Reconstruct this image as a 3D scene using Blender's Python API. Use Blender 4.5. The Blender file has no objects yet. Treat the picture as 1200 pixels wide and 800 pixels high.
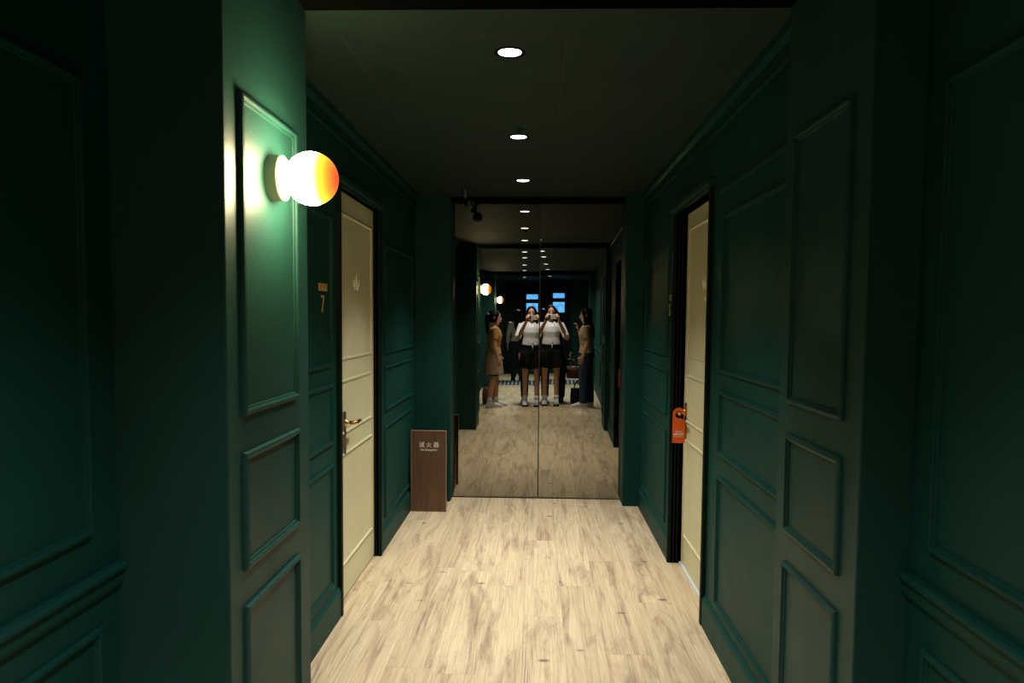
import bpy, bmesh, math, random
from mathutils import Vector, Matrix
random.seed(4)
scene = bpy.context.scene
COL = scene.collection
V = Vector

# ------------------------------------------------------------------ helpers
def lin(r, g, b):
    f = lambda c: (c/255/12.92) if c/255 <= .04045 else ((c/255+.055)/1.055)**2.4
    return (f(r), f(g), f(b), 1)

def wloc(o):
    l = V((0, 0, 0))
    while o is not None:
        l = l + o.location
        o = o.parent
    return l

def mesh_obj(name, bm, mat, parent=None, loc=None, smooth=False):
    """links one bmesh as one object; bm is in world coordinates, loc is its origin"""
    me = bpy.data.meshes.new(name)
    if smooth:
        for f in bm.faces: f.smooth = True
    base = wloc(parent) if parent is not None else V((0, 0, 0))
    o_at = V(loc) if loc is not None else (base if parent is not None else V((0, 0, 0)))
    bmesh.ops.translate(bm, verts=bm.verts, vec=-o_at)
    bm.normal_update()
    bm.to_mesh(me); bm.free()
    o = bpy.data.objects.new(name, me)
    o.location = o_at - base
    if mat is not None: me.materials.append(mat)
    COL.objects.link(o)
    if parent is not None: o.parent = parent
    return o

def struct(name, bm, mat, parent=None, **k):
    o = mesh_obj(name, bm, mat, parent, **k)
    if parent is None: o['kind'] = 'structure'
    return o

def tag(o, label, cat, group=None):
    o['label'] = label; o['category'] = cat
    if group: o['group'] = group
    return o

def empty(name, loc, rz=0.0):
    o = bpy.data.objects.new(name, None)
    o.empty_display_size = .1
    o.location = loc; o.rotation_euler = (0, 0, rz)
    COL.objects.link(o)
    return o

def copy_tree(o, parent=None):
    c = o.copy(); COL.objects.link(c)
    if parent is not None: c.parent = parent
    for ch in list(o.children):
        copy_tree(ch, c)
    return c

def box(bm, lo, hi, bevel=0.0, seg=2):
    lo = V(lo); hi = V(hi)
    r = bmesh.ops.create_cube(bm, size=1)
    vs = r['verts']
    bmesh.ops.scale(bm, verts=vs, vec=hi-lo)
    bmesh.ops.translate(bm, verts=vs, vec=(lo+hi)/2)
    if bevel > 0:
        es = list({e for v in vs for e in v.link_edges})
        bmesh.ops.bevel(bm, geom=es, offset=bevel, segments=seg, affect='EDGES', profile=.6)
    return bm

def newbox(lo, hi, bevel=0.0):
    return box(bmesh.new(), lo, hi, bevel)

def prism(bm, pts, ax, a0, a1):
    """extrudes a polygon (2-D pts) along axis ax ('X','Y','Z') from a0 to a1"""
    def P(p, a):
        if ax == 'X': return (a, p[0], p[1])
        if ax == 'Y': return (p[0], a, p[1])
        return (p[0], p[1], a)
    A = [bm.verts.new(P(p, a0)) for p in pts]
    B = [bm.verts.new(P(p, a1)) for p in pts]
    n = len(pts)
    bm.faces.new(A); bm.faces.new(B[::-1])
    for i in range(n):
        bm.faces.new((A[i], B[i], B[(i+1) % n], A[(i+1) % n]))
    bmesh.ops.recalc_face_normals(bm, faces=bm.faces)
    return bm

def loft(bm, pts, radii, ref=(1, 0, 0), n=16, cap=True):
    """closed tube through pts; radii are r or (rx, ry); rx lies along ref"""
    pts = [V(p) for p in pts]; ref = V(ref)
    rings = []
    for i, p in enumerate(pts):
        a = pts[max(i-1, 0)]; b = pts[min(i+1, len(pts)-1)]
        d = (b-a).normalized()
        u = ref - d*ref.dot(d)
        if u.length < 1e-3: u = V((0, 1, 0)) - d*d.y
        u.normalize(); w = d.cross(u)
        r = radii[i]
        rx, ry = r if isinstance(r, (tuple, list)) else (r, r)
        rings.append([bm.verts.new(p + u*(rx*math.cos(2*math.pi*k/n)) + w*(ry*math.sin(2*math.pi*k/n))) for k in range(n)])
    for a, b in zip(rings, rings[1:]):
        for k in range(n):
            bm.faces.new((a[k], a[(k+1) % n], b[(k+1) % n], b[k]))
    if cap:
        bm.faces.new(rings[0][::-1]); bm.faces.new(rings[-1])
    return bm

def lathe(bm, prof, axis, origin, n=40):
    """prof: (distance along axis, radius)"""
    axis = V(axis).normalized(); o = V(origin)
    u = axis.orthogonal().normalized(); w = axis.cross(u)
    rings = []
    for t, r in prof:
        if r < 1e-6: rings.append([bm.verts.new(o+axis*t)])
        else: rings.append([bm.verts.new(o+axis*t+u*r*math.cos(2*math.pi*k/n)+w*r*math.sin(2*math.pi*k/n)) for k in range(n)])
    for a, b in zip(rings, rings[1:]):
        for k in range(n):
            k2 = (k+1) % n
            if len(a) == 1 and len(b) == 1: continue
            if len(a) == 1: bm.faces.new((a[0], b[k2], b[k]))
            elif len(b) == 1: bm.faces.new((a[k], a[k2], b[0]))
            else: bm.faces.new((a[k], a[k2], b[k2], b[k]))
    bmesh.ops.recalc_face_normals(bm, faces=bm.faces)
    return bm

def ellipsoid(bm, c, r, seg=20):
    q = bmesh.ops.create_uvsphere(bm, u_segments=seg, v_segments=seg//2+2, radius=1)
    bmesh.ops.scale(bm, verts=q['verts'], vec=r)
    bmesh.ops.translate(bm, verts=q['verts'], vec=c)
    return bm

MOULD = [(0, 0), (0, .006), (.003, .011), (.010, .0125), (.0135, .0105), (.0145, .006), (.020, .0045), (.021, .0)]
DOORMOULD = [(0, 0), (.001, .005), (.005, .008), (.011, .008), (.014, .004), (.017, .0)]
def frame(bm, M, a0, a1, b0, b1, prof=MOULD):
    """mitred rectangular moulding; M maps (a, b, height) to the world"""
    rings = []
    for u, h in prof:
        rings.append([bm.verts.new(M(a, b, h)) for a, b in ((a0+u, b0+u), (a1-u, b0+u), (a1-u, b1-u), (a0+u, b1-u))])
    for p, q in zip(rings, rings[1:]):
        for k in range(4):
            bm.faces.new((p[k], p[(k+1) % 4], q[(k+1) % 4], q[k]))
    bmesh.ops.recalc_face_normals(bm, faces=bm.faces)
    return bm

def MX(X, s):            # on a plane of constant X facing s
    return lambda a, b, h: (X + s*h, a, b)
def MY(Y, s):
    return lambda a, b, h: (a, Y + s*h, b)

def text_obj(name, s, size, origin, right, normal, mat, parent=None, depth=.003, align='CENTER', bold=0.0, sx=1.0):
    cu = bpy.data.curves.new(name, 'FONT')
    cu.body = s; cu.size = size; cu.align_x = align; cu.align_y = 'CENTER'
    cu.extrude = depth; cu.offset = bold
    t = bpy.data.objects.new(name, cu); COL.objects.link(t)
    bpy.context.view_layer.update()
    dg = bpy.context.evaluated_depsgraph_get()
    me = bpy.data.meshes.new_from_object(t.evaluated_get(dg))
    bpy.data.objects.remove(t)
    bm = bmesh.new(); bm.from_mesh(me)
    right = V(right).normalized(); normal = V(normal).normalized(); up = normal.cross(right)
    for v in bm.verts:
        v.co = V(origin) + right*v.co.x*sx + up*v.co.y + normal*v.co.z
    return mesh_obj(name, bm, mat, parent)

# ------------------------------------------------------------------ materials
class NT:
    def __init__(s, name):
        s.m = bpy.data.materials.new(name); s.m.use_nodes = True
        s.t = s.m.node_tree; s.b = s.t.nodes['Principled BSDF']; s.out = s.t.nodes['Material Output']
    def n(s, typ, **k):
        x = s.t.nodes.new(typ)
        for a, v in k.items():
            if a == 'ins':
                for i, val in v.items():
                    if hasattr(val, 'is_output'): s.t.links.new(val, x.inputs[i])
                    else: x.inputs[i].default_value = val
            else: setattr(x, a, v)
        return x
    def math(s, op, a, b=0.0, c=0.0):
        return s.n('ShaderNodeMath', operation=op, ins={0: a, 1: b, 2: c}).outputs[0]
    def mix(s, f, a, b, blend='MIX'):
        x = s.n('ShaderNodeMix', data_type='RGBA', blend_type=blend)
        for i, val in ((0, f), (6, a), (7, b)):
            if hasattr(val, 'is_output'): s.t.links.new(val, x.inputs[i])
            else: x.inputs[i].default_value = val
        return x.outputs[2]
    def ramp(s, f, stops):
        x = s.n('ShaderNodeValToRGB', ins={0: f}); e = x.color_ramp.elements
        while len(e) < len(stops): e.new(.5)
        for i, (p, c) in enumerate(stops): e[i].position = p; e[i].color = c
        return x.outputs[0]
    def pos(s, kind='Object'):
        return s.n('ShaderNodeTexCoord').outputs[kind]
    def noise(s, vec, scale, detail=3, rough=.5, dist=0):
        return s.n('ShaderNodeTexNoise', ins={'Vector': vec, 'Scale': scale, 'Detail': detail, 'Roughness': rough, 'Distortion': dist}).outputs[0]
    def mapping(s, vec, scale=(1, 1, 1), loc=(0, 0, 0)):
        return s.n('ShaderNodeMapping', ins={0: vec, 1: loc, 3: scale}).outputs[0]
    def put(s, **k):
        for a, v in k.items():
            a = {'color': 'Base Color', 'rough': 'Roughness', 'metal': 'Metallic', 'spec': 'Specular IOR Level', 'normal': 'Normal'}.get(a, a)
            if hasattr(v, 'is_output'): s.t.links.new(v, s.b.inputs[a])
            else: s.b.inputs[a].default_value = v
    def bump(s, h, strength=.1, dist=.002):
        s.t.links.new(s.n('ShaderNodeBump', ins={'Height': h, 'Strength': strength, 'Distance': dist}).outputs[0], s.b.inputs['Normal'])

def paint(name, rgb, rough=.5, var=.12, scale=6, bump=.08, spec=.5, metal=0, sc=(1, 1, 1)):
    q = NT(name); p = q.mapping(q.pos(), sc)
    c = lin(*rgb); n = q.noise(p, scale, 4, .6)
    a = tuple(x*(1-var) for x in c[:3])+(1,); b = tuple(min(1, x*(1+var)) for x in c[:3])+(1,)
    q.put(color=q.ramp(n, [(.3, a), (.7, b)]), spec=spec, metal=metal)
    q.put(rough=q.math('MULTIPLY_ADD', q.noise(p, scale*2.5, 3), .16, rough-.08))
    if bump: q.bump(q.noise(p, scale*30, 2), bump, .001)
    return q.m

def emit_mat(name, rgb, strength):
    q = NT(name)
    q.put(color=(0, 0, 0, 1)); q.put(**{'Emission Color': rgb, 'Emission Strength': strength})
    return q.m

G_WALL = paint('green_satin_paint', (18, 60, 52), .5, .08, 3, .05, .10)
G_COL = paint('green_column_paint', (25, 62, 54), .50, .08, 3, .05, .20)
G_DARK = paint('dark_frame_paint', (10, 27, 22), .5, .08, 4, .05, .12)
G_CEIL = paint('ceiling_paint', (36, 52, 44), .7, .1, 2, .06, .15)
G_SOFFIT = paint('black_soffit_paint', (9, 11, 9), .7, .1, 4, .05, 0)
BEIGE = paint('cream_door_paint', (208, 202, 160), .45, .05, 3, .04, .35)
BRASS = paint('aged_brass', (190, 158, 96), .28, .1, 20, .02, .5, 1.0)
STEEL = paint('brushed_steel', (150, 150, 142), .3, .08, 30, .02, .5, 1.0)
GOLD = paint('gold_letter_metal', (205, 172, 96), .45, .06, 20, 0, .5, .3)
PALEGOLD = paint('pale_gold_metal', (255, 252, 232), .35, .02, 20, 0, .8, 0)
ORANGE = paint('orange_card', (226, 92, 30), .55, .04, 8, 0, .3)
WHITE_INK = paint('white_ink', (236, 226, 214), .6, .02, 8, 0, .3)
CREAM_INK = paint('cream_vinyl_lettering', (246, 240, 216), .6, .02, 8, 0, .3)
LAMPBASE = paint('cream_lamp_metal', (150, 152, 122), .4, .05, 10, 0, .4)
BLACKP = paint('black_plastic', (14, 14, 16), .35, .1, 20, 0, .5)
GREYP = paint('grey_plastic', (60, 62, 66), .4, .1, 20, 0, .5)
GAPLIGHT_PAINT = paint('painted_door_gap_light', (196, 206, 210), .35, .04, 20, 0, .5)  # bluish white colour stands in for light from under the right door

def wood_sign():
    q = NT('brown_laminate'); p = q.mapping(q.pos(), (60, 60, 4))
    n = q.noise(p, 1.0, 6, .6, .4)
    q.put(color=q.ramp(n, [(.3, lin(84, 60, 40)), (.55, lin(104, 74, 50)), (.75, lin(118, 86, 60))]), rough=.45)
    q.bump(n, .06, .001)
    return q.m
SIGNWOOD = wood_sign()
SIGNEDGE = paint('pale_sign_edge', (165, 130, 104), .5, .1, 14, .03, .3)

def floor_mat():
    q = NT('oak_plank_floor'); p = q.pos()
    xyz = q.n('ShaderNodeSeparateXYZ', ins={0: p}); x, y = xyz.outputs[0], xyz.outputs[1]
    PW, PL = .185, 1.22
    col = q.math('FLOOR', q.math('DIVIDE', q.math('ADD', x, 10.04), PW))
    off = q.n('ShaderNodeTexWhiteNoise', noise_dimensions='1D', ins={'W': col}).outputs[0]
    yy = q.math('ADD', q.math('DIVIDE', q.math('ADD', y, 20), PL), off)
    row = q.math('FLOOR', yy)
    cv = q.n('ShaderNodeCombineXYZ', ins={0: col, 1: row, 2: 0.0}).outputs[0]
    wn = q.n('ShaderNodeTexWhiteNoise', noise_dimensions='3D', ins={'Vector': cv})
    rnd, rcol = wn.outputs[0], wn.outputs[1]
    offv = q.n('ShaderNodeVectorMath', operation='SCALE', ins={0: rcol, 'Scale': 37.0}).outputs[0]
    pv = q.n('ShaderNodeVectorMath', operation='ADD', ins={0: p, 1: offv}).outputs[0]
    # long grain; bands of thin dark parallel streaks; dusky brown patches; small lying knots
    grain = q.noise(q.mapping(pv, (130, 2.2, 1)), 1.0, 8, .74, .2)
    warp = q.noise(q.mapping(pv, (2.5, 1.1, 1)), 1.0, 2, .5, .2)
    wv = q.n('ShaderNodeCombineXYZ', ins={0: q.math('MULTIPLY_ADD', warp, .07, q.n('ShaderNodeSeparateXYZ', ins={0: pv}).outputs[0]), 1: q.n('ShaderNodeSeparateXYZ', ins={0: pv}).outputs[1], 2: 0.0}).outputs[0]
    band = q.ramp(q.noise(q.mapping(wv, (15, .7, 1)), 1.0, 4, .62, .2), [(.49, (0, 0, 0, 1)), (.66, (1, 1, 1, 1))])
    fine = q.ramp(q.noise(q.mapping(wv, (190, 1.7, 1)), 1.0, 5, .65, .15), [(.50, (0, 0, 0, 1)), (.60, (1, 1, 1, 1))])
    ringn = q.noise(q.mapping(pv, (8, .8, 1)), 1.0, 4, .55, .7)
    ring = q.math('PINGPONG', q.math('MULTIPLY', ringn, 8.0), .5)
    ringl = q.ramp(ring, [(.0, (1, 1, 1, 1)), (.08, (.3, .3, .3, 1)), (.2, (0, 0, 0, 1))])
    patch = q.ramp(q.noise(q.mapping(pv, (9, 1.5, 1), (3, 7, 1)), 1.0, 6, .66, .7), [(.50, (0, 0, 0, 1)), (.70, (1, 1, 1, 1))])
    vor = q.n('ShaderNodeTexVoronoi', ins={'Vector': q.mapping(pv, (4.2, 7.0, 1)), 'Scale': 1.0})
    some = q.math('GREATER_THAN', q.n('ShaderNodeSeparateXYZ', ins={0: vor.outputs['Color']}).outputs[0], .55)
    knot = q.math('MULTIPLY', some, q.ramp(q.math('MULTIPLY_ADD', grain, .07, vor.outputs['Distance']), [(.09, (1, 1, 1, 1)), (.17, (0, 0, 0, 1))]))
    base = q.ramp(grain, [(.22, lin(164, 137, 103)), (.40, lin(198, 175, 137)), (.58, lin(214, 195, 158)), (.80, lin(230, 215, 182))])
    base = q.mix(q.math('MULTIPLY', patch, q.math('MULTIPLY_ADD', grain, 1.0, .2)), base, lin(138, 113, 90))
    base = q.mix(q.math('MULTIPLY', band, .26), base, lin(150, 122, 98))
    base = q.mix(q.math('MULTIPLY', q.math('MULTIPLY', band, fine), .62), base, lin(104, 76, 58))
    base = q.mix(q.math('MULTIPLY', fine, .13), base, lin(120, 92, 68))
    base = q.mix(q.math('MULTIPLY', ringl, q.math('MULTIPLY_ADD', patch, .35, .12)), base, lin(100, 72, 54))
    base = q.mix(q.math('MULTIPLY', knot, .75), base, lin(92, 64, 48))
    tint = q.ramp(rnd, [(0, (.91, .90, .89, 1)), (.5, (.98, .975, .97, 1)), (1, (1.0, 1.0, 1.0, 1))])
    base = q.mix(1.0, base, tint, 'MULTIPLY')
    fx = q.math('FRACT', q.math('DIVIDE', q.math('ADD', x, 10.04), PW)); fy = q.math('FRACT', yy)
    ex = q.math('MULTIPLY', q.math('MINIMUM', fx, q.math('SUBTRACT', 1.0, fx)), PW)
    ey = q.math('MULTIPLY', q.math('MINIMUM', fy, q.math('SUBTRACT', 1.0, fy)), PL)
    seam = q.math('LESS_THAN', q.math('MINIMUM', ex, ey), .0011)
    base = q.mix(q.math('MULTIPLY', seam, .3), base, lin(86, 62, 44))
    q.put(color=base, rough=q.math('MULTIPLY_ADD', grain, .2, .42), spec=.3)
    q.bump(q.math('SUBTRACT', grain, q.math('MULTIPLY', seam, 1.5)), .12, .001)
    return q.m
FLOOR = floor_mat()

def mirror_mat():
    q = NT('bronze_mirror_glass'); p = q.pos()
    n = q.noise(p, 1.2, 2)
    q.put(color=q.ramp(n, [(.3, (.33, .315, .275, 1)), (.7, (.35, .335, .29, 1))]), metal=1.0, rough=0.0)
    return q.m
MIRROR = mirror_mat()

def globe_mat():
    """hand-dipped glass globe: milky white, the outer end dipped in amber"""
    q = NT('dipped_glass_globe')
    x = q.n('ShaderNodeSeparateXYZ', ins={0: q.pos()}).outputs[0]
    t = q.math('MULTIPLY_ADD', x, 1/.14, .5)
    c = q.ramp(t, [(.0, (1, .82, .46, 1)), (.55, (1, .84, .50, 1)), (.68, (1, .80, .25, 1)), (.74, (1, .55, .03, 1)), (.87, (1, .28, .02, 1)), (1.0, (1, .09, .03, 1))])
    s = q.ramp(t, [(.0, (.22, .22, .22, 1)), (.3, (.48, .48, .48, 1)), (.56, (.46, .46, .46, 1)), (.66, (.0095, .0095, .0095, 1)), (.85, (.0064, .0064, .0064, 1)), (1.0, (.0037, .0037, .0037, 1))])
    q.put(color=(.02, .02, .02, 1), rough=.15)
    q.put(**{'Emission Color': c, 'Emission Strength': q.math('MULTIPLY', s, 320.0)})
    return q.m
GLOBE = globe_mat()
LENS = emit_mat('downlight_lens', (.92, 1, 1, 1), 9.0)
SKYPANE = None
def pane_mat():
    q = NT('dusk_lit_pane')
    n = q.noise(q.mapping(q.pos(), (9, 9, 9)), 1.0, 3)
    q.put(color=(.01, .01, .02, 1), rough=.1)
    q.put(**{'Emission Color': q.ramp(n, [(.35, (.05, .30, .95, 1)), (.6, (.16, .55, 1, 1))]), 'Emission Strength': 3.2})
    return q.m
SKYPANE = pane_mat()

def cloth(name, rgb, rough=.85, scale=12):
    q = NT(name); p = q.pos(); c = lin(*rgb)
    n = q.noise(p, scale, 4, .6)
    q.put(color=q.ramp(n, [(.3, tuple(x*.85 for x in c[:3])+(1,)), (.7, tuple(min(1, x*1.1) for x in c[:3])+(1,))]), rough=rough, spec=.2)
    q.bump(n, .35, .01)
    return q.m
SKIN = paint('skin', (198, 150, 122), .5, .04, 10, 0, .35)
HAIR = paint('black_hair', (9, 7, 7), .55, .2, 40, .2, .15, 0, (4, 4, .5))
C_WHITE = cloth('white_cotton', (226, 228, 230))
C_BLACK = cloth('black_cotton', (18, 18, 21))
C_TAN = cloth('tan_cotton', (176, 132, 76))
C_ROSE = cloth('dusty_beige_cloth', (178, 152, 128))
C_GREY = cloth('pale_grey_cotton', (160, 164, 156))
C_DENIM = cloth('dark_denim', (46, 62, 84))
C_BEIGE = cloth('beige_knit', (170, 144, 112))
C_DARKP = cloth('charcoal_cloth', (30, 32, 36))
LEATHER = paint('brown_leather', (110, 70, 40), .5, .15, 14, .15, .4)
RUBBER = paint('white_rubber', (215, 215, 210), .6, .04, 10, 0, .3)
EYE = paint('dark_eye', (20, 14, 12), .25, .05, 10, 0, .5)
LIP = paint('lip', (168, 84, 80), .5, .05, 10, 0, .4)

# ------------------------------------------------------------------ dimensions
CZ = 2.37                 # ceiling
XL, XR = -.94, .80        # corridor walls
LL, LR = -.973, .856      # lobby walls
CL, CR = -.708, .739      # column faces
YN, YF = 1.665, 2.27      # columns near / far
YNR = 1.697
YM = 5.835                # mirror
YB = -7.2                 # far end of the lobby
TH = .15
H = 1.44

# ------------------------------------------------------------------ shell
struct('floor', newbox((-1.3, YB-.2, -.12), (1.2, 6.2, 0)), FLOOR)
ceil = struct('ceiling', newbox((-1.3, YB-.2, CZ), (1.2, 6.2, CZ+.12)), G_CEIL)
# access hatch cut in the corridor ceiling
hb = bmesh.new()
frame(hb, lambda a, b, h: (a, b, CZ-h), -.665, .092, 2.50, 3.53, [(0, -.001), (0, .0012), (.003, .0016), (.006, .0012), (.006, -.001)])
mesh_obj('access_hatch_seam', hb, paint('hatch_edge', (44, 56, 47), .6, .5, 30, .1, .2), ceil)

def side_wall(name, X, s, door):
    """corridor wall with a notch for its door; s = +1 faces +X"""
    a, b, top = door
    bm = bmesh.new()
    prism(bm, [(YF-.1, 0), (a, 0), (a, top), (b, top), (b, 0), (6.0, 0), (6.0, CZ+.02), (YF-.1, CZ+.02)], 'X', X-s*TH, X)
    return struct(name, bm, G_WALL)
DL = (3.466, 4.342, 2.050)
DR = (3.456, 4.322, 2.035)
wl = side_wall('wall_left', XL, 1, DL)
wr = side_wall('wall_right', XR, -1, DR)
wb = struct('wall_behind_mirror', newbox((-1.1, YM+.025, 0), (1.0, YM+.15, CZ+.02)), G_DARK)
wll = struct('wall_lobby_left', newbox((LL-TH, YB-.1, 0), (LL, YN+.2, CZ+.02)), G_WALL)
wlr = struct('wall_lobby_right', newbox((LR, YB-.1, 0), (LR+TH, YNR+.2, CZ+.02)), G_WALL)
wf = struct('wall_far', newbox((LL-TH, YB-.15, 0), (LR+TH, YB, CZ+.02)), G_WALL)

def panel(parent, M, a0, a1, b0, b1, mat=None):
    bm = bmesh.new(); frame(bm, M, a0, a1, b0, b1)
    return mesh_obj('panel_moulding', bm, mat or G_WALL, parent)

def wall_panels(parent, X, s, spans, top=1.885):
    for a0, a1 in spans:
        for b0, b1 in ((.185, .757), (.850, 1.129), (1.208, top)):
            panel(parent, MX(X, s), a0, a1, b0, b1)
wall_panels(wl, XL, 1, [(2.46, 3.352), (4.52, 5.52)])
wall_panels(wr, XR, -1, [(2.40, 3.228), (4.52, 5.50)])

# columns between corridor and lobby, with three raised panels each
def column(name, x0, x1, y0, y1, face, s, pa, pb, mat):
    c = struct(name, newbox((x0, y0, 0), (x1, y1, CZ+.02), .004), mat)
    for b0, b1 in ((.16, .729), (.818, 1.107), (1.197, 1.966)):
        panel(c, MX(face, s), pa, pb, b0, b1, mat)
    return c
colL = column('column_left', LL-.1, CL, YN, YF, CL, 1, 1.745, 2.152, G_COL)
colR = column('column_right', CR, LR+.1, YNR, YF, CR, -1, 1.790, 2.178, G_COL)
column('column_left_lobby', LL-.1, CL, -4.05, -3.45, CL, 1, -3.95, -3.55, G_COL)
column('column_right_lobby', CR, LR+.1, -4.05, -3.45, CR, -1, -3.95, -3.55, G_COL)
struct('beam', newbox((CL-.2, YN+.02, CZ-.012), (CR+.2, YF, CZ+.02), .002), G_SOFFIT)
struct('beam_lobby', newbox((CL-.2, -4.05, CZ-.05), (CR+.2, -3.45, CZ+.02), .002), G_SOFFIT)
struct('trim_1', newbox((CL-.25, YF-.005, CZ-.008), (CR+.06, YF+.05, CZ+.01), .003), G_CEIL)

# end piers framing the mirror, and the black head trim over it
struct('pier_left', newbox((XL-.02, 5.68, 0), (-.665, YM+.03, CZ+.01), .004), G_WALL)
struct('pier_right', newbox((.668, 5.625, 0), (XR+.02, YM+.03, CZ+.01), .004), G_WALL)
struct('trim_2', newbox((-.67, YM-.035, CZ-.045), (.67, YM+.03, CZ+.005), .004), G_SOFFIT)

# cornices
def cornice(name, X, s, y0, y1):
    bm = bmesh.new()
    prism(bm, [(X-s*.02, CZ+.004), (X+s*.028, CZ+.004), (X+s*.026, CZ-.03), (X+s*.012, CZ-.05), (X+s*.012, CZ-.088), (X+s*.016, CZ-.094), (X+s*.016, CZ-.104), (X-s*.02, CZ-.104)], 'Y', y0, y1)
    return struct(name, bm, G_WALL)
cornice('trim_3', XL, 1, YF-.05, 5.70)
cornice('trim_4', XR, -1, YF-.05, 5.65)
# picture rail of the right wall
struct('trim_5', newbox((XR-.012, YF-.04, 1.985), (XR+.02, 3.30, 2.003), .004), G_WALL)
struct('trim_6', newbox((XL-.02, YF-.04, 1.985), (XL+.012, 3.30, 2.003), .004), G_WALL)

# skirting boards
def skirting(name, X, s, y0, y1, z=.145, t=.016):
    bm = bmesh.new()
    prism(bm, [(X-s*.03, 0), (X+s*t, 0), (X+s*t, z-.02), (X+s*(t-.006), z-.008), (X+s*.003, z), (X-s*.03, z)], 'Y', y0, y1)
    return struct(name, bm, G_WALL)
skirting('baseboard_left', XL, 1, YF-.03, 3.440)
skirting('baseboard_left.001', XL, 1, 4.362, 5.69)
skirting('baseboard_right', XR, -1, YF-.03, 3.430)
skirting('baseboard_right.001', XR, -1, 4.342, 5.64)
skirting('baseboard_lobby_left', LL, 1, -3.46, YN+.01)
skirting('baseboard_lobby_right', LR, -1, -3.46, YNR+.01)
bm = bmesh.new()
prism(bm, [(YB-.03, 0), (YB+.016, 0), (YB+.016, .125), (YB+.003, .145), (YB-.03, .145)], 'X', LL-.02, LR+.02)
struct('baseboard_far', bm, G_WALL)

# lobby wainscot: dado rail, tall panels above, low panels below
def dado(name, X, s, y0, y1):
    bm = bmesh.new()
    prism(bm, [(X-s*.02, .812), (X+s*.010, .812), (X+s*.014, .822), (X+s*.014, .845), (X+s*.024, .853), (X+s*.024, .861), (X+s*.018, .866), (X-s*.02, .866)], 'Y', y0, y1)
    return struct(name, bm, G_WALL)
dado('trim_7', LL, 1, -3.46, YN+.01)
dado('trim_8', LR, -1, -3.46, YNR+.01)
for a0, a1 in ((-1.0, 1.562), (-3.3, -1.15)):
    panel(wll, MX(LL, 1), a0, a1, .955, 1.94); panel(wll, MX(LL, 1), a0, a1+.02, .22, .742)
    panel(wlr, MX(LR, -1), a0, a1+.04, .942, 1.945); panel(wlr, MX(LR, -1), a0, a1+.05, .22, .722)
for a0, a1 in ((LL+.1, -.60), (.42, LR-.1)):
    panel(wf, MY(YB, 1), a0, a1, .955, 1.94); panel(wf, MY(YB, 1), a0, a1, .22, .742)

# ------------------------------------------------------------------ doors
def door(name, X, s, span, plane, hinge_far):
    """cream flush door with three raised panels in a dark frame; plane = X of the leaf's face"""
    a, b, top = span
    d = struct(name, newbox((min(plane, plane-s*.04), a-.004, .009), (max(plane, plane-s*.04), b+.004, top+.004), .002), BEIGE)
    for b0, b1 in ((.18, .752), (.846, 1.122), (1.218, 1.95)):
        bm = bmesh.new(); frame(bm, MX(plane, s), a+.075, b-.065, b0, b1, DOORMOULD)
        mesh_obj('panel_moulding', bm, BEIGE, d)
    # casing: near stile, far stile with its reveal, head, projecting cap
    o = X+s*.021
    i = plane-s*.05
    bm = bmesh.new()
    A0, A1, T = a-.028, b+.022, top+.05
    prism(bm, [(A0, 0), (a, 0), (a, top), (b, top), (b, 0), (A1, 0), (A1, T), (A0, T)], 'X', i, o)
    bmesh.ops.bevel(bm, geom=[e for e in bm.edges], offset=.003, segments=1, affect='EDGES')
    fr = mesh_obj('door_frame', bm, G_DARK, d)
    bm = bmesh.new()
    for k in (.012, .032, .052):
        x0 = o-s*k; box(bm, (min(x0, x0-s*.007), b-.004, .0), (max(x0, x0-s*.007), b+.002, top), .0015)
        box(bm, (min(x0, x0-s*.007), a-.002, .0), (max(x0, x0-s*.007), a+.004, top), .0015)
    mesh_obj('fluting', bm, G_DARK, fr)
    bm = bmesh.new()
    # cap moulding above the opening
    prism(bm, [(X-s*.01, top+.004), (o+s*.003, top+.004), (o+s*.004, top+.010), (o+s*.012, top+.018), (o+s*.014, top+.040), (X-s*.01, top+.040)], 'Y', A0-.012, A1+.012)
    mesh_obj('frame_cap', bm, G_WALL, fr)
    return d
PL_, PR_ = -.966, .861
d1 = door('door_1', XL, 1, DL, PL_, True)
d2 = door('door_2', XR, -1, DR, PR_, True)
d1['label'] = 'cream panelled door with brass lever in the left wall, nearer the round lamp'
d2['label'] = 'cream panelled door in the right wall with an orange tag on its handle'
d1['category'] = d2['category'] = 'door'

# pale strip painted in for the light leaking under the right door
struct('painted_light_strip', newbox((PR_-.012, DR[0]-.002, -.004), (PR_+.02, DR[1]+.002, .010), .002), GAPLIGHT_PAINT)

def lever(d, X, s, y, z, towards):
    """long escutcheon plate with a lever and a key cylinder"""
    bm = bmesh.new(); box(bm, (min(X, X+s*.008), y-.02, z-.165), (max(X, X+s*.008), y+.02, z+.055), .004)
    p = mesh_obj('escutcheon', bm, STEEL if s > 0 else BRASS, d)
    bm = bmesh.new()
    n0 = V((X+s*.006, y, z))
    lathe(bm, [(0, .018), (.008, .018), (.012, .011), (.03, .0095)], (s, 0, 0), n0, 20)
    pts = [n0+V((s*.03, 0, 0)), n0+V((s*.048, 0, 0)), n0+V((s*.056, towards*.012, 0)), n0+V((s*.058, towards*.05, .002)), n0+V((s*.055, towards*.09, .001)), n0+V((s*.052, towards*.112, -.003))]
    loft(bm, pts, [.0095, .0098, .0100, .0092, .0085, .0065], (0, 0, 1), 12)
    mesh_obj('door_handle', bm, BRASS, d, smooth=True)
    bm = bmesh.new(); lathe(bm, [(0, .010), (.006, .010), (.007, .007), (.005, .004), (.005, 0)], (s, 0, 0), (X+s*.006, y, z-.085), 16)
    mesh_obj('key_cylinder', bm, BRASS, p)
lever(d1, PL_, 1, 3.662, .905, 1)
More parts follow.
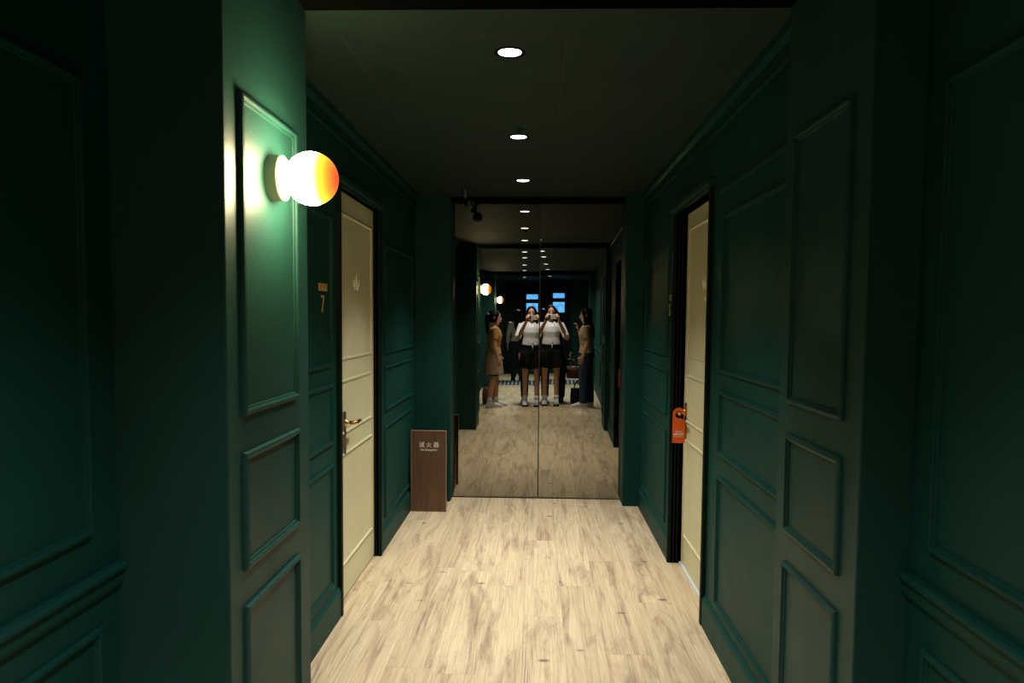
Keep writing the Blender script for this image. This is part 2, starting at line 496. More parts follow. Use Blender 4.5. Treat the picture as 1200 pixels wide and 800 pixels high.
lever(d2, PR_, -1, 4.252, .905, -1)

def emblem(d, X, s, y, z, k=1.0):
    bm = bmesh.new()
    def leaf(cx, cz, w, h, ang):
        n = 14; ring0 = []; ring1 = []
        for i in range(n):
            t = 2*math.pi*i/n
            px, pz = w*math.sin(t)*(1-.35*math.cos(t)), h*math.cos(t)
            c, q = math.cos(ang), math.sin(ang)
            yy = y + (cx + px*c - pz*q)*k; zz = z + (cz + px*q + pz*c)*k
            ring0.append(bm.verts.new((X-s*.001, yy, zz))); ring1.append(bm.verts.new((X+s*.004, yy, zz)))
        bm.faces.new(ring0); bm.faces.new(ring1[::-1])
        for i in range(n):
            bm.faces.new((ring0[i], ring0[(i+1) % n], ring1[(i+1) % n], ring1[i]))
    leaf(0, .022, .011, .026, 0)
    leaf(-.019, -.012, .009, .023, -.38)
    leaf(.019, -.012, .009, .023, .38)
    leaf(-.050, .0, .005, .019, .1); leaf(.050, .0, .005, .019, -.1)
    bmesh.ops.recalc_face_normals(bm, faces=bm.faces)
    return mesh_obj('door_emblem', bm, PALEGOLD, d)
emblem(d1, PL_, 1, 3.93, 1.612)
emblem(d2, PR_, -1, 3.845, 1.625)
text_obj('door_lettering', '15', .045, (PR_-.001, 3.845, 1.545), (0, -1, 0), (-1, 0, 0), PALEGOLD, d2, .001)

# far lobby door with two dusk-lit panes
fd = struct('door_3', newbox((-.42, YB-.03, .01), (.36, YB+.012, 2.10), .002), G_DARK)
bm = bmesh.new()
prism(bm, [(-.66, 0), (-.42, 0), (-.42, 2.10), (.36, 2.10), (.36, 0), (.44, 0), (.44, 2.33), (-.66, 2.33)], 'Y', YB-.02, YB+.03)
mesh_obj('door_frame', bm, G_DARK, fd)
bm = bmesh.new(); frame(bm, MY(YB+.03, 1), -.66, .44, -.05, 2.33, [(0, 0), (0, .02), (.02, .02), (.02, 0)])
mesh_obj('frame_edge', bm, G_COL, fd)
for z0, z1 in ((1.905, 2.035), (1.545, 1.81)):
    mesh_obj('window_pane', newbox((-.055, YB+.008, z0), (.245, YB+.018, z1), .004), SKYPANE, fd)
    bm = bmesh.new(); frame(bm, MY(YB+.012, 1), -.075, .265, z0-.02, z1+.02, [(0, 0), (0, .016), (.02, .016), (.024, .004)])
    mesh_obj('pane_frame', bm, G_DARK, fd)

# ------------------------------------------------------------------ mirror: two big sheets, set at a hair's angle to each other
mir = empty('wall_mirror', (.019, YM, 0))
tag(mir, 'tall bronze-tinted mirror of two sheets filling the end of the corridor', 'mirror')
def sheet(x0, x1, n):
    n = V(n).normalized()
    t = V((0, 0, 1)).cross(n).normalized()
    if t.x < 0: t = -t
    up = n.cross(t)
    if up.z < 0: up = -up
    o = V((.019, YM, 0)); z0, z1 = .004, CZ-.04
    bm = bmesh.new(); f0 = []; f1 = []
    for a, b in ((x0, z0), (x1, z0), (x1, z1), (x0, z1)):
        p = o + t*a + up*b
        f0.append(bm.verts.new(p)); f1.append(bm.verts.new(p - n*.006))
    bm.faces.new(f0); bm.faces.new(f1[::-1])
    for i in range(4):
        bm.faces.new((f0[i], f0[(i+1) % 4], f1[(i+1) % 4], f1[i]))
    bmesh.ops.recalc_face_normals(bm, faces=bm.faces)
    return mesh_obj('mirror_sheet', bm, MIRROR, mir)
sheet(-.70, -.004, (.00865, -.99996, .0004))
sheet(.004, .66, (-.0172, -.99985, -.0009))
mesh_obj('backing_board', newbox((-.69, YM+.010, .0), (.69, YM+.022, CZ-.045)), BLACKP, mir)
bm = newbox((-.662, YM-.012, 0), (.668, YM+.003, .007), .002)
mesh_obj('bottom_channel', bm, BLACKP, mir)

# ------------------------------------------------------------------ downlights
LY = [5.10, 3.88, 2.66, 1.10, .08, -1.5, -3.0, -5.5]
LX = -.105
def downlight():
    r = empty('ceiling_downlight', (LX, LY[0], CZ))
    bm = bmesh.new(); lathe(bm, [(.006, .040), (-.001, .041), (-.004, .046), (-.003, .054), (.004, .055)], (0, 0, 1), (LX, LY[0], CZ), 40)
    mesh_obj('trim_ring', bm, G_SOFFIT, r, smooth=True)
    bm = bmesh.new(); lathe(bm, [(-.002, .0), (-.003, .02), (-.002, .0405), (.003, .0405)], (0, 0, 1), (LX, LY[0], CZ), 40)
    mesh_obj('lens', bm, LENS, r, smooth=True)
    li = bpy.data.lights.new('spot', 'SPOT')
    li.energy = 177; li.color = (1.0, .985, .965); li.spot_size = math.radians(97); li.spot_blend = 1.0; li.shadow_soft_size = .04
    lo = bpy.data.objects.new('spot_light', li); COL.objects.link(lo)
    lo.parent = r; lo.location = (0, 0, -.012)
    return r
dl0 = downlight()
places = ['nearest the mirror end of the corridor', 'second from the mirror, between the two cream doors', 'largest in view, inside the hatch outline',
          'just in front of the lamp columns in the lobby', 'over the people taking the photo', 'behind the people in the lobby', 'before the second pair of columns', 'last before the far lobby door']
for i, y in enumerate(LY):
    r = dl0 if i == 0 else copy_tree(dl0)
    r.location = (LX, y, CZ)
    lamp = [c for c in r.children if c.type == 'LIGHT'][0]
    if i == 3:                                   # dimmed lamp in front of the columns
        lamp.data = lamp.data.copy(); lamp.data.energy = 120
    if i >= 5:                                   # cooler, wider lamps at the far end of the lobby
        lamp.data = lamp.data.copy(); lamp.data.energy = 290; lamp.data.color = (.86, .97, 1.0); lamp.data.spot_size = math.radians(150)
    tag(r, 'small round white ceiling downlight, ' + places[i], 'ceiling light', 'downlights in a row along the ceiling')

# ------------------------------------------------------------------ globe wall lamps
def sconce(y, z):
    r = empty('wall_lamp', (CL, y, z))
    bm = bmesh.new(); lathe(bm, [(-.001, 0), (-.001, .060), (.030, .060), (.034, .058), (.034, .050), (.026, .047), (.026, 0)], (1, 0, 0), (CL, y, z), 48)
    mesh_obj('wall_plate', bm, LAMPBASE, r, smooth=False)
    bm = bmesh.new(); lathe(bm, [(.022, .029), (.044, .029), (.050, .027), (.050, 0)], (1, 0, 0), (CL, y, z), 32)
    mesh_obj('lamp_neck', bm, LAMPBASE, r, smooth=False)
    bm = bmesh.new(); ellipsoid(bm, (CL+.107, y, z-.001), (.070, .070, .070), 48)
    g = mesh_obj('glass_globe', bm, GLOBE, r, loc=(CL+.107, y, z-.001), smooth=True)
    return r
s1 = sconce(1.968, 1.803)
tag(s1, 'round glass globe wall lamp, white dipped in orange, on the green panelled column', 'wall lamp', 'globe wall lamps')
s2 = copy_tree(s1); s2.location = (CL, -3.74, 1.803)
tag(s2, 'globe wall lamp far back in the lobby, smaller of the two seen in the mirror', 'wall lamp', 'globe wall lamps')

# ------------------------------------------------------------------ room numbers
def room_number(X, s, y, num, label):
    r = empty('room_number', (X, y, 1.45))
    right = (0, s, 0); nrm = (s, 0, 0)
    text_obj('room_word', 'ROOM', .044, (X, y, 1.563), right, nrm, GOLD, r, .004, bold=.0016, sx=.95)
    text_obj('numeral', num, .108, (X, y-.005*s, 1.488), right, nrm, GOLD, r, .004, bold=-.0005, sx=.9)
    tag(r, label, 'room number')
room_number(XL, 1, 3.222, '7', 'gold raised number 7 under the word ROOM left of the left door')
room_number(XR, -1, 4.505, '5', 'gold raised number 5 beyond the right door frame')

# ------------------------------------------------------------------ fire extinguisher sign board
SX0, SX1, SY = -.917, -.659, 5.38
sb = empty('fire_extinguisher_stand', ((SX0+SX1)/2, SY, 0))
tag(sb, 'low brown wooden stand marked fire extinguisher beside the left end pier', 'sign stand')
mesh_obj('front_board', newbox((SX0, SY-.010, .0), (SX1, SY+.006, .602), .0015), SIGNWOOD, sb)
bm = bmesh.new(); frame(bm, MY(SY-.010, -1), SX0-.001, SX1+.001, -.001, .604, [(0, -.017), (0, .0005), (.004, .0005), (.004, -.003)])
mesh_obj('edge_band', bm, SIGNEDGE, sb)
for x in (SX0+.012, SX1-.028):
    bm = bmesh.new(); prism(bm, [(SY+.004, 0), (SY+.16, 0), (SY+.16, .03), (SY+.004, .42)], 'X', x, x+.014)
    mesh_obj('back_brace', bm, SIGNWOOD, sb)
cx = (SX0+SX1)/2+.002
text_obj('chinese_lettering', '\u6ec5 \u706b \u5668', .044, (cx, SY-.0102, .496), (1, 0, 0), (0, -1, 0), CREAM_INK, sb, .0006, bold=.0002, sx=.95)
text_obj('english_lettering', 'Fire Extinguisher', .0195, (cx, SY-.0102, .461), (1, 0, 0), (0, -1, 0), CREAM_INK, sb, .0006, bold=.0004, sx=.95)

# ------------------------------------------------------------------ do-not-disturb hanger on the right handle
def hanger():
    """a card hung over the lever arm, so it faces along the corridor"""
    Y = 4.165; xc, zt = PR_-.0585, .940
    w, h = .070, .200
    arc = [(xc - math.cos(math.pi*i/14)*w/2, zt - w/2 + math.sin(math.pi*i/14)*w/2) for i in range(15)]   # left to right over the top
    hc = (xc, zt-.040); hr = .021
    hole = []
    for i in range(25):                        # round the hole from the slot's upper lip to its lower lip
        t = math.radians(-2 + (300)*i/24)
        hole.append((hc[0]+math.cos(t)*hr, hc[1]+math.sin(t)*hr))
    poly = [(xc-w/2, zt-h)] + arc + [(xc+w/2, zt-.047)] + hole + [(xc+w/2, zt-.074), (xc+w/2, zt-h)]
    bm = bmesh.new()
    f = bm.faces.new([bm.verts.new((a, Y-.0009, b)) for a, b in poly])
    q = bmesh.ops.extrude_face_region(bm, geom=[f])
    bmesh.ops.translate(bm, verts=[e for e in q['geom'] if isinstance(e, bmesh.types.BMVert)], vec=(0, .0018, 0))
    bmesh.ops.triangulate(bm, faces=bm.faces)
    bmesh.ops.recalc_face_normals(bm, faces=bm.faces)
    o = mesh_obj('door_hanger', bm, ORANGE, None, loc=(xc, Y, zt-h))
    tag(o, 'orange paper door hanger looped over the right door handle', 'door hanger')
    text_obj('small_lettering', 'Do Not', .012, (xc, Y-.0012, zt-.136), (1, 0, 0), (0, -1, 0), WHITE_INK, o, .0003, bold=.0004)
    text_obj('large_lettering', 'DISTURB', .0145, (xc, Y-.0012, zt-.151), (1, 0, 0), (0, -1, 0), WHITE_INK, o, .0003, bold=.0006)
    bm = newbox((xc-.027, Y-.0017, zt-.164), (xc+.027, Y-.0008, zt-.162))
    mesh_obj('printed_rule', bm, WHITE_INK, o)
hanger()

# ------------------------------------------------------------------ dome camera and sprinkler on the ceiling
cam_t = empty('security_camera', (-.53, 5.45, CZ))
tag(cam_t, 'small black ceiling camera in front of the mirror top left corner', 'camera')
bm = bmesh.new(); lathe(bm, [(0, .0), (0, .038), (-.012, .038), (-.016, .030), (-.05, .024), (-.07, .022), (-.07, 0)], (0, 0, 1), (-.53, 5.45, CZ), 28)
mesh_obj('camera_bracket', bm, GREYP, cam_t, smooth=False)
bm = bmesh.new(); ellipsoid(bm, (-.500, 5.435, CZ-.098), (.042, .042, .042), 24)
mesh_obj('camera_ball', bm, BLACKP, cam_t, smooth=True)
bm = bmesh.new(); lathe(bm, [(.034, .0), (.034, .020), (.043, .020), (.044, .015), (.041, 0)], (.5, -.75, -.4), (-.500, 5.435, CZ-.098), 20)
mesh_obj('camera_lens', bm, BLACKP, cam_t)
bm = bmesh.new(); lathe(bm, [(.002, 0), (.002, .022), (-.004, .022), (-.006, .014), (-.012, .008), (-.022, .006), (-.024, .014), (-.026, .014), (-.027, 0)], (0, 0, 1), (-.10, 3.72, CZ), 20)
o = mesh_obj('ceiling_sprinkler', bm, G_CEIL, None, loc=(-.10, 3.72, CZ))
tag(o, 'tiny ceiling sprinkler head beside the middle downlight', 'sprinkler')

# ------------------------------------------------------------------ striped mat in the lobby
def mat_mat():
    q = NT('striped_mat'); x = q.n('ShaderNodeSeparateXYZ', ins={0: q.pos()}).outputs[0]
    f = q.math('FRACT', q.math('DIVIDE', q.math('ADD', x, 3.0), .085))
    q.put(color=q.ramp(f, [(.0, lin(24, 30, 38)), (.5, lin(26, 34, 42)), (.54, lin(130, 152, 170)), (.96, lin(140, 160, 176))]), rough=.9)
    return q.m
o = mesh_obj('floor_mat', newbox((-.66, -5.15, .0), (.56, -4.1, .012), .003), mat_mat(), None, loc=(-.05, -4.6, 0))
tag(o, 'dark and pale blue striped mat on the lobby floor behind the people', 'mat')

# ------------------------------------------------------------------ people
def remeshed(name, bm, mat, parent, voxel, smooth=3, loc=None):
    """fuses the overlapping forms of bm into one continuous skin"""
    bmesh.ops.recalc_face_normals(bm, faces=bm.faces)
    me = bpy.data.meshes.new('tmp'); bm.to_mesh(me); bm.free()
    o = bpy.data.objects.new('tmp', me); COL.objects.link(o)
    m = o.modifiers.new('r', 'REMESH'); m.mode = 'VOXEL'; m.voxel_size = voxel
    s = o.modifiers.new('s', 'SMOOTH'); s.iterations = smooth; s.factor = .5
    bpy.context.view_layer.update()
    dg = bpy.context.evaluated_depsgraph_get()
    m2 = bpy.data.meshes.new_from_object(o.evaluated_get(dg))
    bpy.data.objects.remove(o)
    m2.name = name; m2.materials.clear(); m2.materials.append(mat)
    for p in m2.polygons: p.use_smooth = True
    q = bpy.data.objects.new(name, m2); COL.objects.link(q); q.parent = parent
    return q

def raw(name, bm, mat, parent, smooth=True):
    me = bpy.data.meshes.new(name)
    bmesh.ops.recalc_face_normals(bm, faces=bm.faces)
    if smooth:
        for f in bm.faces: f.smooth = True
    bm.to_mesh(me); bm.free(); me.materials.append(mat)
    q = bpy.data.objects.new(name, me); COL.objects.link(q); q.parent = parent
    return q

def rot_to(d, n, a):
    return (d*math.cos(a) + n*math.sin(a)).normalized()

def hand(bm, wrist, d, n, side, curl=.5):
    """palm, four unequal curled fingers and a thumb; d along the hand, n the way the palm looks, side the thumb's side"""
    d = V(d).normalized(); n = V(n); n = (n - d*n.dot(d)).normalized(); s = d.cross(n)*side
    w = V(wrist)
    loft(bm, [w-d*.01, w+d*.02, w+d*.055, w+d*.088], [(.022, .018), (.030, .016), (.040, .014), (.040, .011)], s, 14)
    for i, L in enumerate((.066, .074, .069, .053)):
        p = w + d*.084 + s*((1.5-i)*.0212)
        dd = d; pts = [p-d*.01]; q = p
        for k, fr in enumerate((.45, .32, .25)):
            pts.append(q); dd2 = rot_to(d, n, curl*(k+.6)); q = q + dd2*L*fr
        pts.append(q)
        loft(bm, pts, [.0088, .0084, .008, .0075, .0064], s, 10)
    b = w + d*.028 + s*.028
    t1 = b + (d*.55 + s*.75 + n*.25).normalized()*.036
    t2 = t1 + (d*.9 + s*.25 + n*.35).normalized()*.03
    loft(bm, [b-s*.012, b, t1, t2], [.012, .0125, .0105, .008], n, 10)

def head_form(bm, c, yaw, tilt=0.0):
    R = Matrix.Rotation(yaw, 3, 'Z') @ Matrix.Rotation(tilt, 3, 'X'); c = V(c)
    T = lambda p: c + R @ V(p)
    prof = [(-.112, .020, .024, .058), (-.104, .036, .040, .046), (-.08, .052, .066, .022), (-.045, .062, .082, .010), (0, .070, .092, .002),
            (.035, .073, .095, -.003), (.07, .066, .086, -.006), (.095, .048, .062, -.008), (.110, .020, .028, -.008)]
    loft(bm, [T((0, y, z)) for z, rx, ry, y in prof], [(rx, ry) for z, rx, ry, y in prof], R @ V((1, 0, 0)), 20)
    loft(bm, [T((0, .086, .018)), T((0, .099, -.012)), T((0, .104, -.026)), T((0, .088, -.036))], [.008, .010, .013, .010], R @ V((1, 0, 0)), 10)
    loft(bm, [T((-.022, .082, -.058)), T((0, .088, -.058)), T((.022, .082, -.058))], [.006, .010, .006], (0, 0, 1), 8)
    for s in (-1, 1):
        loft(bm, [T((s*.068, .0, -.035)), T((s*.077, -.004, -.012)), T((s*.078, -.010, .014)), T((s*.068, -.006, .026))], [(.006, .010), (.007, .016), (.007, .016), (.005, .009)], (1, 0, 0), 10)
    return T

def person(name, loc, face, label, S=1.0, arms=None, head_yaw=0.0, head_tilt=0.0, top=None, top_mat=None, bottom='jeans', bottom_mat=None,
           shoe_mat=None, sock_mat=None, hair='long', stance=.085, collar=False, belt=False, clip=False, step=0.0, hips=1.0, slim=1.0):
    r = empty(name, loc, face)
    tag(r, label, 'person')
    Z = lambda z: z*S
    bm = bmesh.new()
    tor = [(.79, .115, .085, -.005), (.86, .155, .105, -.01), (.93, .140, .096, -.004), (1.02, .118, .086, .0), (1.12, .128, .096, .006), (1.20, .142, .104, .010),
           (1.27, .150, .092, .004), (1.32, .128, .070, -.006), (1.35, .075, .056, -.010), (1.38, .047, .050, -.006), (1.44, .045, .048, .004)]
    loft(bm, [(0, y, Z(z)) for z, a, b, y in tor], [(a*(hips if z < 1 else 1), b) for z, a, b, y in tor], (1, 0, 0), 24)
    legs = []
    for s in (-1, 1):
        x = s*stance; dy = s*step
        L = [(s*.075, 0, Z(.86)), (x*.98, dy*.3+.004, Z(.66)), (x, dy*.6+.010, Z(.46)), (x, dy*.8-.008, Z(.32)), (x, dy-.012, Z(.10)), (x, dy-.012, Z(.045))]
        loft(bm, L, [.084*slim, .074*slim, .052*slim, .051*slim, .034, .036], (1, 0, 0), 18)
        loft(bm, [(x, dy-.045, .035), (x, dy+.0, .040), (x, dy+.07, .032), (x, dy+.145, .022)], [(.028, .026), (.034, .030), (.038, .022), (.026, .014)], (1, 0, 0), 14)
        legs.append(L)
    AR = []
    for s, (sh, el, wr, hd, pn, curl) in zip((-1, 1), arms):
        sh, el, wr = [V((p[0], p[1], Z(p[2]))) for p in (sh, el, wr)]
        loft(bm, [sh*1.0+V((-s*.04, 0, -.01)), sh, (sh+el)/2, el, (el*2+wr)/3, wr], [.050, .049, .041, .035, .034, .024], (0, 1, 0), 16)
        hand(bm, wr, hd, pn, -1 if s < 0 else 1, curl)
        AR.append((s, sh, el, wr))
    hc = (0, .012, Z(1.505))
    T = head_form(bm, hc, head_yaw, head_tilt)
    body = remeshed('body', bm, SKIN, r, .0046, 1)
    # eyes, brows, lips
    for s in (-1, 1):
        e = bmesh.new(); ellipsoid(e, T((s*.031, .0865, .012)), (.012, .006, .006), 12); raw('eye', e, EYE, body)
        e = bmesh.new(); loft(e, [T((s*.016, .093, .030)), T((s*.032, .0905, .034)), T((s*.05, .078, .029))], [.003, .004, .0025], (0, 0, 1), 8); raw('eyebrow', e, HAIR, body)
    e = bmesh.new(); loft(e, [T((-.021, .089, -.058)), T((0, .0965, -.058)), T((.021, .089, -.058))], [.003, .0065, .003], (0, 0, 1), 8); raw('lips', e, LIP, body)
    # hair: skull cap parted over the brow, then its length
    h = bmesh.new()
    prof = [(-.075, .060, .050, -.040), (-.03, .078, .066, -.034), (.02, .084, .080, -.026), (.06, .081, .090, -.016), (.09, .066, .084, -.012), (.112, .044, .058, -.012), (.126, .014, .02, -.012)]
    loft(h, [T((0, y, z)) for z, a, b, y in prof], [(a, b) for z, a, b, y in prof], T((1, 0, 0))-T((0, 0, 0)), 22)
    rx = T((1, 0, 0))-T((0, 0, 0))
    for s in (-1, 1):
        loft(h, [T((s*.030, .062, .092)), T((s*.062, .050, .055)), T((s*.076, .022, .0)), T((s*.074, .008, -.07))], [(.022, .018), (.020, .026), (.014, .026), (.012, .022)], rx, 12)
        if hair == 'long':
            loft(h, [T((s*.074, .006, -.05)), T((s*.078, .0, -.13)), T((s*.088, .030, -.21)), T((s*.086, .055, -.27))], [(.014, .026), (.020, .030), (.026, .022), (.010, .010)], rx, 12)
    if hair == 'long':
        loft(h, [T((0, -.05, .0)), T((0, -.066, -.10)), T((0, -.095, -.20)), T((0, -.112, -.30)), T((0, -.105, -.37))], [(.07, .04), (.088, .036), (.104, .034), (.092, .026), (.05, .014)], rx, 18)
    elif hair == 'tail':
        loft(h, [T((0, -.085, .055)), T((0, -.125, .03)), T((0, -.125, -.08)), T((.0, -.115, -.20)), T((0, -.11, -.30))], [(.030, .026), (.040, .034), (.046, .034), (.038, .026), (.012, .010)], rx, 14)
    hr = remeshed('hair', h, HAIR, r, .0075, 2)
    if clip:
        e = bmesh.new(); loft(e, [T((-.05, -.10, .062)), T((0, -.125, .070)), T((.05, -.10, .062))], [(.014, .010), (.020, .012), (.014, .010)], (0, 0, 1), 12)
        raw('hair_clip', e, RUBBER, hr)
    # top
    c = bmesh.new()
    t2 = [(z, a, b, y) for z, a, b, y in tor if z > .9 and z < 1.36]
    lo = .90 if not belt else 1.0
    t2 = [(lo, .152*hips, .112, -.004)] + [q for q in t2 if q[0] > lo+.03]
    loft(c, [(0, y, Z(z)) for z, a, b, y in t2], [((a*1.05+.012)*(1 if z > 1.25 else (1+slim)/2), b*1.05+.012) for z, a, b, y in t2], (1, 0, 0), 26)
    for s, sh, el, wr in AR:
        k = (.90 if belt else .68) if top != 'sleeves' else 1.0
        pts = [sh+V((-s*.05, 0, -.012)), sh, sh.lerp(el, .4), sh.lerp(el, k)]
        rr = [.058, .061, .057, .054]
        if top == 'sleeves':
            pts += [el.lerp(wr, .5), el.lerp(wr, .92)]; rr = [.058, .060, .054, .047, .043, .034]
        loft(c, pts, rr, (0, 1, 0), 16)
    sh_o = remeshed('shirt', c, top_mat, r, .009, 3)
    if collar:
        for s in (-1, 1):
            e = bmesh.new()
            loft(e, [(s*.058, -.035, Z(1.372)), (s*.066, .012, Z(1.362)), (s*.040, .066, Z(1.335)), (s*.052, .098, Z(1.285))], [(.010, .018), (.010, .020), (.010, .024), (.006, .006)], (0, 1, 0), 10)
            raw('collar', e, top_mat, sh_o)
        for z in (1.27, 1.20, 1.13, 1.06):
            e = bmesh.new(); ellipsoid(e, (0, {1.27: .118, 1.20: .132, 1.13: .124, 1.06: .112}[z], Z(z)), (.006, .003, .006), 10); raw('button', e, RUBBER, sh_o)
    # bottoms
    c = bmesh.new()
    hp = [(.80, .135, .105, -.006), (.86, .168, .119, -.010), (.93, .156, .112, -.006), (.985, .146, .108, -.002)] + ([(1.035, .138, .106, .0)] if belt else [])
    loft(c, [(0, y, Z(z)) for z, a, b, y in hp], [(a*hips, b) for z, a, b, y in hp], (1, 0, 0), 24)
    if bottom in ('shorts', 'jeans'):
        for L in legs:
            L = [V(p) for p in L]
            if bottom == 'shorts':
                a = L[0]; b = L[1]; q = a.lerp(b, 1.22); q.x *= 1.10
                loft(c, [a+V((0, 0, .02)), a.lerp(b, .5), q], [.100, .104, .108], (1, 0, 0), 18)
            else:
                loft(c, [L[0], L[1], L[2], L[3], L[4]+V((0, 0, -.02))], [.098, .092, .076, .070, .062], (1, 0, 0), 18)
        bo = remeshed('shorts' if bottom == 'shorts' else 'trousers', c, bottom_mat, r, .009, 3)
        if belt:
            e = bmesh.new(); loft(e, [(0, 0, Z(1.0)), (0, 0, Z(1.03))], [(.150, .117), (.147, .115)], (1, 0, 0), 28); raw('belt', e, C_BLACK, bo)
            e = bmesh.new(); box(e, (.0, .108, Z(.997)), (.036, .122, Z(1.033)), .004); raw('belt_buckle', e, STEEL, bo, False)
            e = bmesh.new(); loft(e, [(.018, .114, Z(1.0)), (.022, .124, Z(.93))], [.008, .007], (1, 0, 0), 8); raw('belt_end', e, RUBBER, bo)
    else:
        loft(c, [(0, -.006, Z(.93)), (0, -.006, Z(.80)), (0, -.004, Z(.68)), (0, 0, Z(.56))], [(.160, .118), (.182, .136), (.196, .150), (.206, .160)], (1, 0, 0), 28)
        bo = remeshed('skirt', c, bottom_mat, r, .009, 3)
        e = bmesh.new()
        for L in legs:
            L = [V(p) for p in L]
            loft(e, [L[0]+V((0, 0, -.1)), L[1], L[1].lerp(L[2], .62)], [.088, .086, .074], (1, 0, 0), 16)
        remeshed('under_shorts', e, C_BLACK, r, .009, 2)
    # shoes and socks
    for s, L in zip((-1, 1), legs):
        x = L[-1][0]; dy = s*step
        e = bmesh.new()
        loft(e, [(x, dy-.068, .040), (x, dy-.035, .050), (x, dy+.02, .054), (x, dy+.08, .044), (x, dy+.145, .034), (x, dy+.178, .026)],
             [(.030, .030), (.040, .046), (.044, .050), (.047, .038), (.042, .027), (.022, .014)], (1, 0, 0), 16)
        loft(e, [(x, dy-.02, .06), (x, dy-.012, .105)], [(.042, .046), (.045, .048)], (1, 0, 0), 16)
        sh = remeshed('shoe', e, shoe_mat, r, .008, 1)
        e = bmesh.new()
        out = [(-.075, .022), (-.06, .038), (.0, .044), (.09, .050), (.15, .044), (.185, .024)]
        poly = [(x+w, dy+y) for y, w in out] + [(x-w, dy+y) for y, w in reversed(out)]
        prism(e, poly, 'Z', .0, .024); raw('sole', e, C_BLACK if (belt or shoe_mat is C_BLACK) else RUBBER, sh, False)
        e = bmesh.new()
        for k in range(4):
            y = dy+.03+k*.022
            loft(e, [(x-.022, y, .090-k*.011), (x, y, .100-k*.011), (x+.022, y, .090-k*.011)], [.0035]*3, (0, 0, 1), 6)
        raw('laces', e, RUBBER, sh)
        if sock_mat is not None:
            e = bmesh.new(); loft(e, [(x, dy-.012, .085), (x, dy-.012, .13), (x, dy-.012, .165)], [.043, .041, .042], (1, 0, 0), 16)
            raw('sock', e, sock_mat, r)
    return r

down = lambda s, fwd=0: ((s*.165, 0, 1.305), (s*.215, -.02+fwd*.3, 1.06), (s*.225, .03+fwd, .84), (0, .15, -1), (-s, 0, 0), .35)
# the photographer, just behind the lens, holding the phone level with both hands
PY = -.40
ph = [((-.165, 0, 1.305), (-.225, .15, 1.095), (-.084, .300, 1.375), (.05, .62, .78), (1, .1, 0), .75),
      ((.165, 0, 1.305), (.258, .15, 1.095), (.126, .300, 1.375), (-.05, .62, .78), (-1, .1, 0), .75)]
person('person', (.015, PY, 0), 0, 'person in white shirt and black shorts holding up a phone, reflected twice mid mirror', 1.0, ph,
       0, 0, 'shirt', C_WHITE, 'shorts', C_BLACK, RUBBER, C_WHITE, 'long', .095, True, True, slim=.80)
phone = empty('phone', (.035, -.02, 1.44))
tag(phone, 'pale phone held sideways in both hands before the face', 'phone')
mesh_obj('phone_case', newbox((-.045, -.028, 1.403), (.115, -.019, 1.477), .004), paint('cream_phone_case', (236, 226, 204), .5, .03, 10, 0, .3), phone)
mesh_obj('phone_screen', newbox((-.041, -.0293, 1.407), (.111, -.0275, 1.473), .0006), BLACKP, phone)
bm = bmesh.new(); box(bm, (-.018, -.0195, 1.408), (.008, -.0172, 1.472), .001)
mesh_obj('camera_bar', bm, GREYP, phone)

# the others in the lobby
a2 = [down(-1), ((.165, 0, 1.30), (.20, .03, 1.06), (.21, .10, .86), (0, .3, -1), (-1, 0, 0), .4)]
person('person', (-.585, -.17, 0), math.radians(-100), 'person in tan T-shirt and beige skirt standing side on at the left of the mirror', .95, a2,
       math.radians(8), 0, 'tee', C_TAN, 'skirt', C_ROSE, RUBBER, C_WHITE, 'tail', .085, clip=True, step=.06, hips=1.08)
a3 = [down(-1), down(1)]
person('person', (-.25, -5.25, 0), math.radians(172), 'person in pale grey top and dark jeans facing away at the back of the lobby', 1.0, a3,
       0, 0, 'sleeves', C_GREY, 'jeans', C_DARKP, C_BLACK, None, 'long', .09)
a4 = [((-.165, 0, 1.30), (-.20, .02, 1.07), (-.15, .15, 1.26), (.1, .2, .95), (0, 1, 0), .6), ((.165, 0, 1.305), (.205, -.03, 1.06), (.205, .04, .85), (0, .35, -1), (-1, 0, 0), .4)]
person('person', (.585, -.14, 0), math.radians(97), 'person in beige T-shirt and blue jeans seen side on at the right of the mirror', .97, [a4[0], a4[1]],
       0, 0, 'tee', C_BEIGE, 'jeans', C_DENIM, RUBBER, None, 'long', .08, step=.05)
a5 = [down(-1), ((.165, 0, 1.305), (.235, .03, 1.07), (.300, .04, .86), (0, .3, -1), (-1, 0, 0), .7)]
person('person', (.05, -.95, 0), math.radians(4), 'person in dark trousers standing right behind the one with the phone', .97, a5,
       0, 0, 'sleeves', C_DARKP, 'jeans', C_DARKP, C_BLACK, None, 'long', .14)

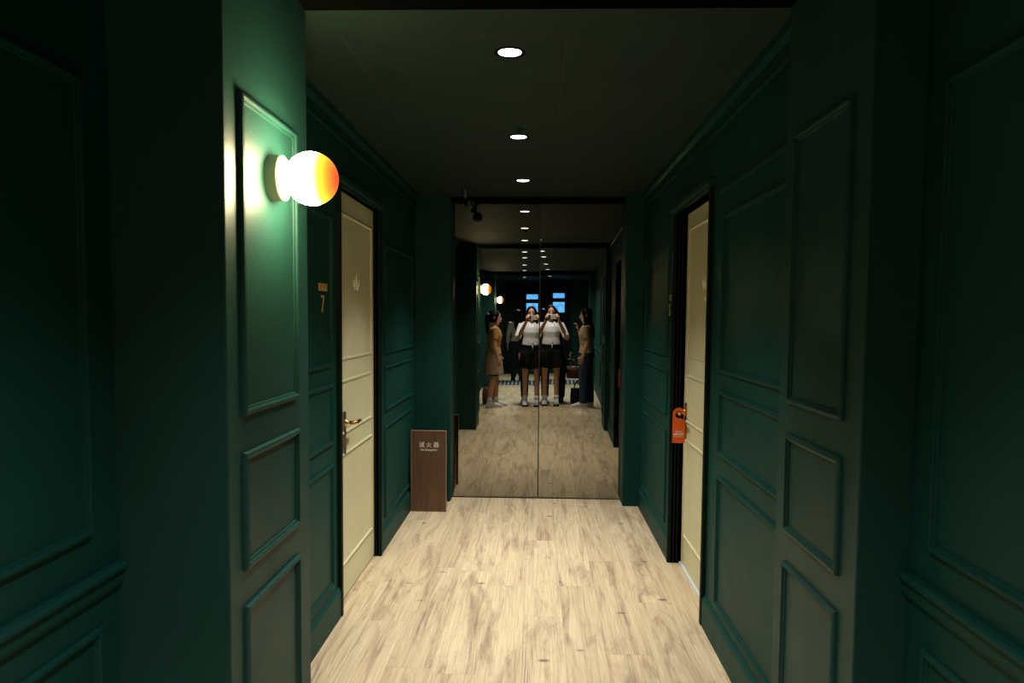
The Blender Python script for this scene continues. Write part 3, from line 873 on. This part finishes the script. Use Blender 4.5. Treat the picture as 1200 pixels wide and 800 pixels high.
def tote(loc, w, d, h, mat, label, handles=True, rz=0):
    r = empty('bag', loc, rz)
    bm = bmesh.new()
    loft(bm, [(0, 0, 0), (0, 0, .03), (0, 0, h*.6), (0, 0, h)], [(w*.46, d*.46), (w*.5, d*.5), (w*.5, d*.46), (w*.46, d*.30)], (1, 0, 0), 24)
    raw('bag_body', bm, mat, r)
    bm = bmesh.new(); loft(bm, [(0, 0, h-.03), (0, 0, h+.004)], [(w*.475, d*.34), (w*.465, d*.32)], (1, 0, 0), 24)
    raw('bag_rim', bm, C_ROSE if mat is LEATHER else BLACKP, r)
    if handles:
        for s in (-1, 1):
            bm = bmesh.new()
            pts = [(w*.26*math.cos(math.pi*i/8), s*d*.22, h-.02+math.sin(math.pi*i/8)*.14) for i in range(9)]
            loft(bm, pts, [.009]*9, (0, 1, 0), 8); raw('bag_handle', bm, mat, r)
    tag(r, label, 'bag')
    return r
tote((-.66, -.58, 0), .26, .14, .27, LEATHER, 'brown handbag on the floor behind the person in the tan T-shirt')
tote((.47, -.62, 0), .26, .18, .26, C_BLACK, 'black bag on the floor beside the person in jeans')
tote((.385, -.90, .40), .22, .10, .20, LEATHER, 'brown bag hanging from the hand of the person behind the phone', True)

# ------------------------------------------------------------------ world, camera, colour
w = bpy.data.worlds.new('World'); scene.world = w; w.use_nodes = True
w.node_tree.nodes['Background'].inputs[0].default_value = (.02, .03, .03, 1)
w.node_tree.nodes['Background'].inputs[1].default_value = .2

pitch, yaw, roll = [math.radians(a) for a in (3.4, 1.92, .45)]
fw = V((-math.sin(yaw)*math.cos(pitch), math.cos(yaw)*math.cos(pitch), -math.sin(pitch)))
r0 = V((math.cos(yaw), math.sin(yaw), 0)); u0 = r0.cross(fw)
rr = r0*math.cos(roll)+u0*math.sin(roll); uu = u0*math.cos(roll)-r0*math.sin(roll)
cam = bpy.data.cameras.new('camera'); co = bpy.data.objects.new('camera', cam); COL.objects.link(co)
M = Matrix((rr, uu, -fw)).transposed().to_4x4(); M.translation = (0, 0, H)
co.matrix_world = M
cam.sensor_width = 36; cam.lens = 867/1200*36; cam.shift_y = 23/1200
cam.clip_start = .02; cam.clip_end = 60
scene.camera = co

vs = scene.view_settings
vs.view_transform = 'Standard'; vs.look = 'None'; vs.exposure = 0.0; vs.gamma = 1.0; vs.use_curve_mapping = False
scene.cycles.use_denoising = True
scene.cycles.max_bounces = 8; scene.cycles.diffuse_bounces = 4; scene.cycles.glossy_bounces = 4
scene.cycles.caustics_reflective = True; scene.cycles.caustics_refractive = False
scene.cycles.sample_clamp_indirect = 6.0
